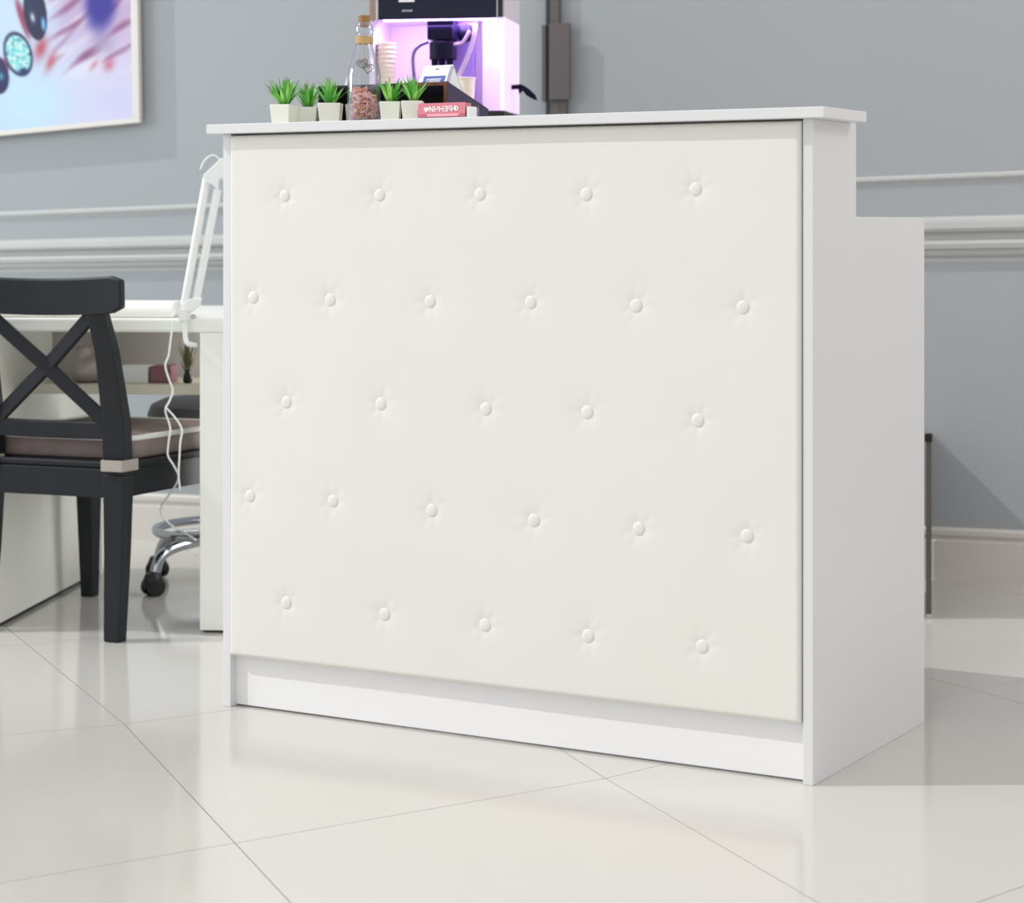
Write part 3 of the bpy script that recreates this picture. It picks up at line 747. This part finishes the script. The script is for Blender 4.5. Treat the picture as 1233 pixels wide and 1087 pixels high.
# things on the shelf
sh = .5682
def lump(name, px0, px1, y, h, d, m, label, cat, seed, top=.75):
    a = tw(px0, 450, y).x; b = tw(px1, 450, y).x; cx = (a+b)/2; w = (b-a)/2
    bm = B(); bmesh.ops.create_icosphere(bm, subdivisions=4, radius=1)
    for v in bm.verts:
        n = mn.noise(v.co*1.6+Vector((seed, 0, 0)))*.28+mn.noise(v.co*4+Vector((seed, 5, 0)))*.10
        s = 1+n; z = v.co.z; k = 1-(max(0, z)**2)*(1-top)
        v.co = Vector((v.co.x*w*s*k, v.co.y*d*s*k, max(0, (z*.5+.5)*s-.06)*h*1.05))
    o = obj(name, bm, m, smooth=True); o.location = tworld(Vector((cx, y, sh))); o.rotation_euler = (0, 0, TA)
    return tag(o, label, cat)
lump('plastic_bag', 82, 132, .22, .085, .07, M['bagm'], 'crumpled grey plastic bag on the table shelf seen beside the chair back X', 'bag', 3, .5)
bxl = tw(141, 440, .19); bxr = tw(178, 440, .19)
o = part('small_box', (0, 0, 0), (bxr.x-bxl.x, .08, .040), M['paper'], None, bevel=.001); o.location = tworld(Vector((bxl.x, .19, sh))); o.rotation_euler = (0, 0, TA)
tag(o, 'small white box on the table shelf right of the chair post', 'box')
o = part('pink_box', (0, 0, 0), (.052, .07, .042), mat('dusky_pink_box', srgb(142, 96, 106), .7), None, bevel=.004); o.location = tworld(Vector((tw(180, 440, .19).x, .19, sh))); o.rotation_euler = (0, 0, TA)
tag(o, 'dusky pink box on the table shelf behind the hanging cord', 'box')
sp_ = thing('dried_sprig', 'dried green sprig in a small dark vase on the table shelf by the table leg', 'plant', tworld(Vector((tw(226, 440, .2).x, .20, sh))), TA)
bm = B(); lathe(bm, [(.008, 0), (.012, .006), (.010, .018), (.006, .028), (.008, .032)], 16); obj('vase', bm, M['dark'], sp_, smooth=True)
bm = B(); rnd = random.Random(3)
for k in range(22):
    a = rnd.uniform(0, 2*PI); r = rnd.uniform(.008, .026); h = rnd.uniform(.05, .108)
    beam(bm, spline([Vector((0, 0, .028)), Vector((r*.3*math.cos(a), r*.3*math.sin(a), h*.5)), Vector((r*math.cos(a), r*math.sin(a), h))], 3), [.002]*3+[.006]*2+[.004, .0008], .0006)
obj('sprig', bm, M['sprig'], sp_)

# ------------------------------------------------------------ clamp lamp
LP = tworld(Vector((tw(226, 385, -.006).x, -.006, 0)))
lamp = thing('magnifier_lamp', 'white spring-arm lamp clamped to the edge of the manicure table', 'lamp', Vector((LP.x, LP.y, 0)), 0)
def ll(px, py, dY=0.0):
    p = pt(px, py, LP.y+dY); return p-Vector((LP.x, LP.y, 0))
bm = B()
tube(bm, [ll(222, 372, -.012), ll(222.5, 390, -.012), ll(223.5, 408, -.012), ll(227, 414, -.012), ll(238, 415, .03)], .0062, 12, 4)
bx(bm, tuple(ll(215, 386, -.02)-Vector((0, 0, 0))), tuple(ll(231, 371, .05)))
obj('clamp', bm, M['white_metal'], lamp, bevel=.001, smooth='auto')
bm = B(); c = ll(233, 381, -.02); tube(bm, [c, c+Vector((0, -.012, 0))], .006, 12); obj('knob', bm, M['silver'], lamp, smooth='auto')
bm = B(); tube(bm, [ll(222, 366), ll(249, 214)], .0095, 12); obj('lower_arm', bm, M['white_metal'], lamp, smooth='auto')
bm = B(); tube(bm, [ll(236, 362), ll(262, 228)], .0095, 12); obj('lower_arm', bm, M['white_metal'], lamp, smooth='auto')
bm = B()
prism_pts = [ll(x, y, -.012) for x, y in ((217, 368), (228, 360), (242, 358), (240, 368), (231, 376), (221, 374))]
A = [bm.verts.new(p) for p in prism_pts]; A2 = [bm.verts.new(p+Vector((0, .024, 0))) for p in prism_pts]
bm.faces.new(A); bm.faces.new(A2[::-1])
for k in range(6): bm.faces.new((A[k], A2[k], A2[(k+1) % 6], A[(k+1) % 6]))
obj('base_joint', bm, M['white_metal'], lamp, bevel=.002)
bm = B()
prism_pts = [ll(x, y, -.014) for x, y in ((244, 211), (257, 199), (266, 190), (275, 192), (274, 208), (263, 216), (262, 229), (255, 222), (247, 219))]
A = [bm.verts.new(p) for p in prism_pts]; A2 = [bm.verts.new(p+Vector((0, .028, 0))) for p in prism_pts]
bm.faces.new(A); bm.faces.new(A2[::-1])
for k in range(9): bm.faces.new((A[k], A2[k], A2[(k+1) % 9], A[(k+1) % 9]))
obj('elbow_joint', bm, M['white_metal'], lamp, bevel=.002)
bm = B(); tube(bm, [ll(241, 204), ll(245, 195), ll(252, 188), ll(259, 187), ll(266, 194)], .0016, 8, 4); obj('elbow_wire', bm, M['white_metal'], lamp, smooth=True)
bm = B(); tube(bm, [ll(268, 198), ll(345, 262)], .0070, 12); tube(bm, [ll(266, 210), ll(340, 274)], .0070, 12); obj('upper_arm', bm, M['white_metal'], lamp, smooth='auto')
bm = B(); c = ll(370, 290); lathe(bm, [(.058, -.012), (.095, -.014), (.100, 0), (.092, .016), (.056, .014), (.054, 0), (.058, -.012)], 32, tuple(c), cap=False); obj('lamp_head', bm, M['white_metal'], lamp, smooth='auto')
bm = B()
tube(bm, [ll(209, 384, -.014), ll(206, 405, -.014), ll(203, 428, -.014), ll(199, 440, -.014), ll(204, 458, -.014), ll(208, 470, -.014), ll(204, 483, -.014), ll(199, 494, -.014), ll(205, 515, -.014), ll(203, 532, -.014), ll(202, 548, -.014), ll(209, 560, -.014), ll(215, 574, .0), ll(209, 588, .08), ll(195, 608, .30), ll(195, 620, .33), ll(206, 632, .34), ll(220, 640, .33), ll(236, 650, .30)], .0024, 8, 5)
obj('cord', bm, M['white_metal'], lamp, smooth=True)
bm = B()
tube(bm, [ll(200, 491, -.018), ll(211, 503, -.018), ll(219, 517, -.018), ll(217, 533, -.018), ll(216, 550, -.018), ll(215, 572, -.018), ll(217, 590, -.01)], .0024, 8, 5)
obj('cord', bm, M['white_metal'], lamp, smooth=True)

# ------------------------------------------------------------ black chair
CA = math.radians(-21.7); cr = Vector((math.cos(CA), math.sin(CA), 0)); cf = Vector((-math.sin(CA), math.cos(CA), 0))
A0 = fl(139, 772)
croot = A0-cr*.18+cf*.25
chair = thing('dining_chair', 'black wooden chair with crossed X back and taupe seat cushion at the manicure table', 'chair', croot, CA)
bw_ = M['black_wood']
SZ = .398; AP = .072
for s in (-1, 1):
    bm = B()
    beam(bm, [(s*.180, -.252, 0), (s*.176, -.235, .20), (s*.174, -.228, SZ-.02)], [.040, .050, .056], [.036, .040, .046], Vector((0, 1, 0)))
    obj('leg', bm, bw_, chair, bevel=.003)
    bm = B(); beam(bm, [(s*.215, .262, 0), (s*.202, .235, SZ-.03)], [.034, .052], [.034, .052], Vector((0, 1, 0))); obj('leg', bm, bw_, chair, bevel=.003)
    bm = B()
    beam(bm, [(s*.174, -.228, SZ-.02), (s*.172, -.232, .50), (s*.166, -.262, .66), (s*.160, -.292, .752), (s*.159, -.300, .800)], [.058, .058, .050, .046, .042], [.040, .036, .030, .026, .012], Vector((0, 1, 0)))
    obj('back_post', bm, bw_, chair, bevel=.003, smooth='auto')
bm = B(); bx(bm, (-.176, -.25, SZ-AP), (.176, -.222, SZ-.006)); obj('rear_apron', bm, bw_, chair, bevel=.002)
bm = B(); bx(bm, (-.20, .235, SZ-AP), (.20, .258, SZ-.006)); obj('front_apron', bm, bw_, chair, bevel=.002)
for s in (-1, 1):
    bm = B(); beam(bm, [(s*.180, -.23, SZ-AP/2-.003), (s*.206, .24, SZ-AP/2-.003)], .024, AP-.006); obj('side_apron', bm, bw_, chair, bevel=.002)
bm = B(); prism(bm, [(-.200, -.245), (.200, -.245), (.235, .275), (-.235, .275)], 'z', SZ-.006, SZ+.010); obj('seat', bm, bw_, chair, bevel=.005, seg=3)
# cushion
bm = B(); 
def rrect(z, ins, k=1.0):
    P = []
    for (x, y) in ((-.192, -.205), (.192, -.205), (.226, .262), (-.226, .262)):
        P.append((x-math.copysign(ins, x), y-math.copysign(ins, y), z))
    out = []
    n = 4
    for q in range(4):
        p0 = Vector(P[q-1]); p1 = Vector(P[q]); p2 = Vector(P[(q+1) % 4])
        a = p1+(p0-p1).normalized()*.03; b = p1+(p2-p1).normalized()*.03
        for i in range(n+1):
            t = i/n; out.append(a*(1-t)**2+p1*2*t*(1-t)+b*t*t)
    return out
rings = []
for z, ins in ((SZ+.010, .012), (SZ+.016, .002), (SZ+.034, -.004), (SZ+.056, .002), (SZ+.066, .03), (SZ+.070, .09)):
    rings.append([bm.verts.new(p) for p in rrect(z, ins)])
for a, b in zip(rings, rings[1:]):
    n = len(a)
    for k in range(n): bm.faces.new((a[k], a[(k+1) % n], b[(k+1) % n], b[k]))
bm.faces.new(rings[0][::-1]); bm.faces.new(rings[-1])
cush = obj('seat_cushion', bm, M['cushion'], chair, smooth=True)
bm = B(); R1 = rrect(SZ+.060, .004); tube(bm, R1+[R1[0]], .0068, 8); obj('piping', bm, M['piping'], cush, smooth=True)
for s in (-1, 1):
    bm = B(); beam(bm, [(s*.140, -.222, SZ+.004), (s*.150, -.262, SZ+.003), (s*.204, -.262, SZ+.003), (s*.212, -.205, SZ+.004)], .004, .026); obj('tie', bm, M['tie'], cush, bevel=.0018)
# back: top rail, lower rail, crossed slats
bm = B(); P = []; tt = []
for q in range(17):
    t = -1+2*q/16; P.append(Vector((t*.240, -.318-.012*(1-t*t)*-1-.020*(1-t*t)*0+.0-.014*abs(t)**2+.018, .786+.010*t*t)))
R = []
for i, p in enumerate(P):
    t = abs(-1+2*i/16); hh = .042 if t < .9 else .042*(1-((t-.9)/.1)**2*.25)
    R.append([bm.verts.new(p+Vector((0, y, z))) for y, z in ((-.012, -hh), (.012, -hh), (.009, hh), (-.015, hh))])
for a, b in zip(R, R[1:]):
    for k in range(4): bm.faces.new((a[k], a[(k+1) % 4], b[(k+1) % 4], b[k]))
bm.faces.new(R[0][::-1]); bm.faces.new(R[-1]); obj('top_rail', bm, bw_, chair, bevel=.005, seg=3, smooth='auto')
bm = B(); beam(bm, [(-.172, -.236, .480), (-.06, -.228, .477), (.06, -.228, .477), (.172, -.236, .480)], .022, .040); obj('lower_rail', bm, bw_, chair, bevel=.003)
bm = B(); beam(bm, [(-.146, -.290, .752), (0, -.258, .625), (.160, -.238, .490)], .014, .033, Vector((0, 0, 1))); obj('cross_slat', bm, bw_, chair, bevel=.003, smooth='auto')
bm = B(); beam(bm, [(.146, -.286, .752), (0, -.254, .625), (-.160, -.234, .490)], .014, .033, Vector((0, 0, 1))); obj('cross_slat', bm, bw_, chair, bevel=.003, smooth='auto')

# ------------------------------------------------------------ stool with chrome star base
st = thing('rolling_stool', 'dark round rolling stool with chrome five-arm base behind the table leg', 'stool', (-.74, 5.83, 0), 0)
bm = B(); lathe(bm, [(.0001, .425), (.19, .425), (.215, .435), (.222, .455), (.212, .480), (.18, .495), (.0001, .498)], 40); obj('seat', bm, M['stool'], st, smooth='auto')
bm = B(); lathe(bm, [(.0001, .405), (.16, .405), (.19, .425)], 40); obj('seat_pan', bm, M['stooldark'], st, smooth='auto')
bm = B(); lathe(bm, [(.022, .10), (.022, .26), (.014, .262), (.014, .405)], 20); obj('column', bm, M['chrome'], st, smooth='auto')
bm = B(); n = 48
for k in range(n+1): pass
tube(bm, [(.20*math.cos(2*PI*k/n), .20*math.sin(2*PI*k/n), .150) for k in range(n+1)], .0115, 12); obj('foot_ring', bm, M['chrome'], st, smooth=True)
for k in range(5):
    a = math.radians(223+72*k); c_, s_ = math.cos(a), math.sin(a)
    P = lambda r, z: Vector((c_*r, s_*r, z))
    bm = B(); tube(bm, [P(.015, .135), P(.10, .128), P(.18, .118), P(.225, .098), P(.243, .055)], [.016, .016, .0155, .015, .0135]*1 if False else .0145, 12, 4)
    leg = obj('arm', bm, M['chrome'], st, smooth=True)
    bm = B(); d = Vector((-s_, c_, 0)); ctr = P(.248, .024)
    for sg in (-1, 1): tube(bm, [ctr+d*sg*.006, ctr+d*sg*.022], .0235, 20)
    lathe(bm, [(.024, -.004), (.026, .018), (.020, .034), (.0001, .036)], 16, tuple(ctr))
    obj('caster', bm, M['dark'], leg, smooth='auto')

# ------------------------------------------------------------ thin dark board right of the desk
b0_ = pt(1118.3, 740, 5.33); b0_.z = 0
b1_ = onwall(1118.5, 600, .001); b1_.z = 0
dr = (b1_-b0_); Lb = dr.length; ang = math.atan2(dr.y, dr.x)
bd = thing('upright_board', 'thin dark grey board standing by the wall right of the desk', 'board', b0_, ang)
bm = B(); prism(bm, [(0, .004), (Lb-.020, .004), (Lb-.020, .143), (Lb, .143), (Lb, .392), (0, .436)], 'y', -.0065, .0065); obj('board', bm, M['board'], bd, bevel=.001)
bm = B(); bx(bm, (-.004, -.0085, .428), (.012, .0095, .447)); obj('top_cap', bm, M['dark'], bd, bevel=.001)
bm = B(); bx(bm, (-.004, -.007, 0), (.03, .007, .012)); obj('foot', bm, M['chrome'], bd, bevel=.001)

# ------------------------------------------------------------ light
w = bpy.data.worlds.new('world'); bpy.context.scene.world = w; w.use_nodes = True
bgn = w.node_tree.nodes['Background']; bgn.inputs[0].default_value = (0.98, 0.985, 1.0, 1); bgn.inputs[1].default_value = 0.73
def sun(name, d, e, ang, c):
    l = bpy.data.lights.new(name, 'SUN'); l.energy = e; l.angle = math.radians(ang); l.color = c
    o = bpy.data.objects.new(name, l); col.objects.link(o)
    o.rotation_euler = Vector(d).to_track_quat('-Z', 'Y').to_euler(); return o
el = math.radians(44); az = math.radians(1.5)
sun('sun', (math.cos(el)*math.cos(az), math.cos(el)*math.sin(az), -math.sin(el)), 1.35, 0.6, (1, .97, .94))
def area(name, loc, tgt, sx, sy, e, c):
    l = bpy.data.lights.new(name, 'AREA'); l.shape = 'RECTANGLE'; l.size = sx; l.size_y = sy; l.energy = e; l.color = c
    o = bpy.data.objects.new(name, l); col.objects.link(o); o.location = loc
    o.rotation_euler = (Vector(tgt)-Vector(loc)).to_track_quat('-Z', 'Y').to_euler(); return o
area('front_left_fill', (-3.4, -.6, 2.2), (0, 4.2, .7), 2.4, 2.0, 8, (1, .99, .97))  # added soft fill from the front left to lift the desk front
area('cool_left_fill', (-4.2, 5.0, 2.0), (-1.4, 5.2, .3), 1.4, 1.2, 34, (.82, .95, 1))  # cool fill added to brighten the left wall and floor
area('under_table_fill', (-.44, 5.5, .42), (-1.25, 5.45, .22), .5, .5, 2.6, (1, .985, .96))  # unseen fill added behind the desk to brighten the space under the table
area('warm_right_fill', (2.6, 3.6, 2.6), (1.4, 5.6, .6), .6, .6, 13, (1, .84, .70))  # added warm fill so the right wall and floor turn warmer
# violet lamp inside the machine niche
l = bpy.data.lights.new('niche_lamp', 'AREA'); l.shape = 'RECTANGLE'; l.size = .24; l.size_y = .06; l.energy = 1.5; l.color = (.74, .46, 1)
o = bpy.data.objects.new('niche_lamp', l); col.objects.link(o); o.location = mc.location+mu*(mw/2)+mv*.045+Vector((0, 0, NZ0-.006))
o.rotation_euler = (math.radians(22), 0, MA)

# ------------------------------------------------------------ camera
cd = bpy.data.cameras.new('camera'); cam = bpy.data.objects.new('camera', cd); col.objects.link(cam)
cam.location = (0, 0, H); cam.rotation_euler = (PI/2, 0, 0)
cd.sensor_width = 36; cd.lens = 36*F/1233; cd.shift_y = -(543.5-HY)/1233; cd.shift_x = 0
cd.clip_start = .05; cd.clip_end = 60
cd.dof.use_dof = True; cd.dof.focus_distance = 4.05; cd.dof.aperture_fstop = 5.6
sc = bpy.context.scene; sc.camera = cam
sc.view_settings.view_transform = 'Standard'; sc.view_settings.look = 'None'; sc.view_settings.gamma = 1; sc.view_settings.exposure = 0.25
sc.view_settings.use_curve_mapping = False
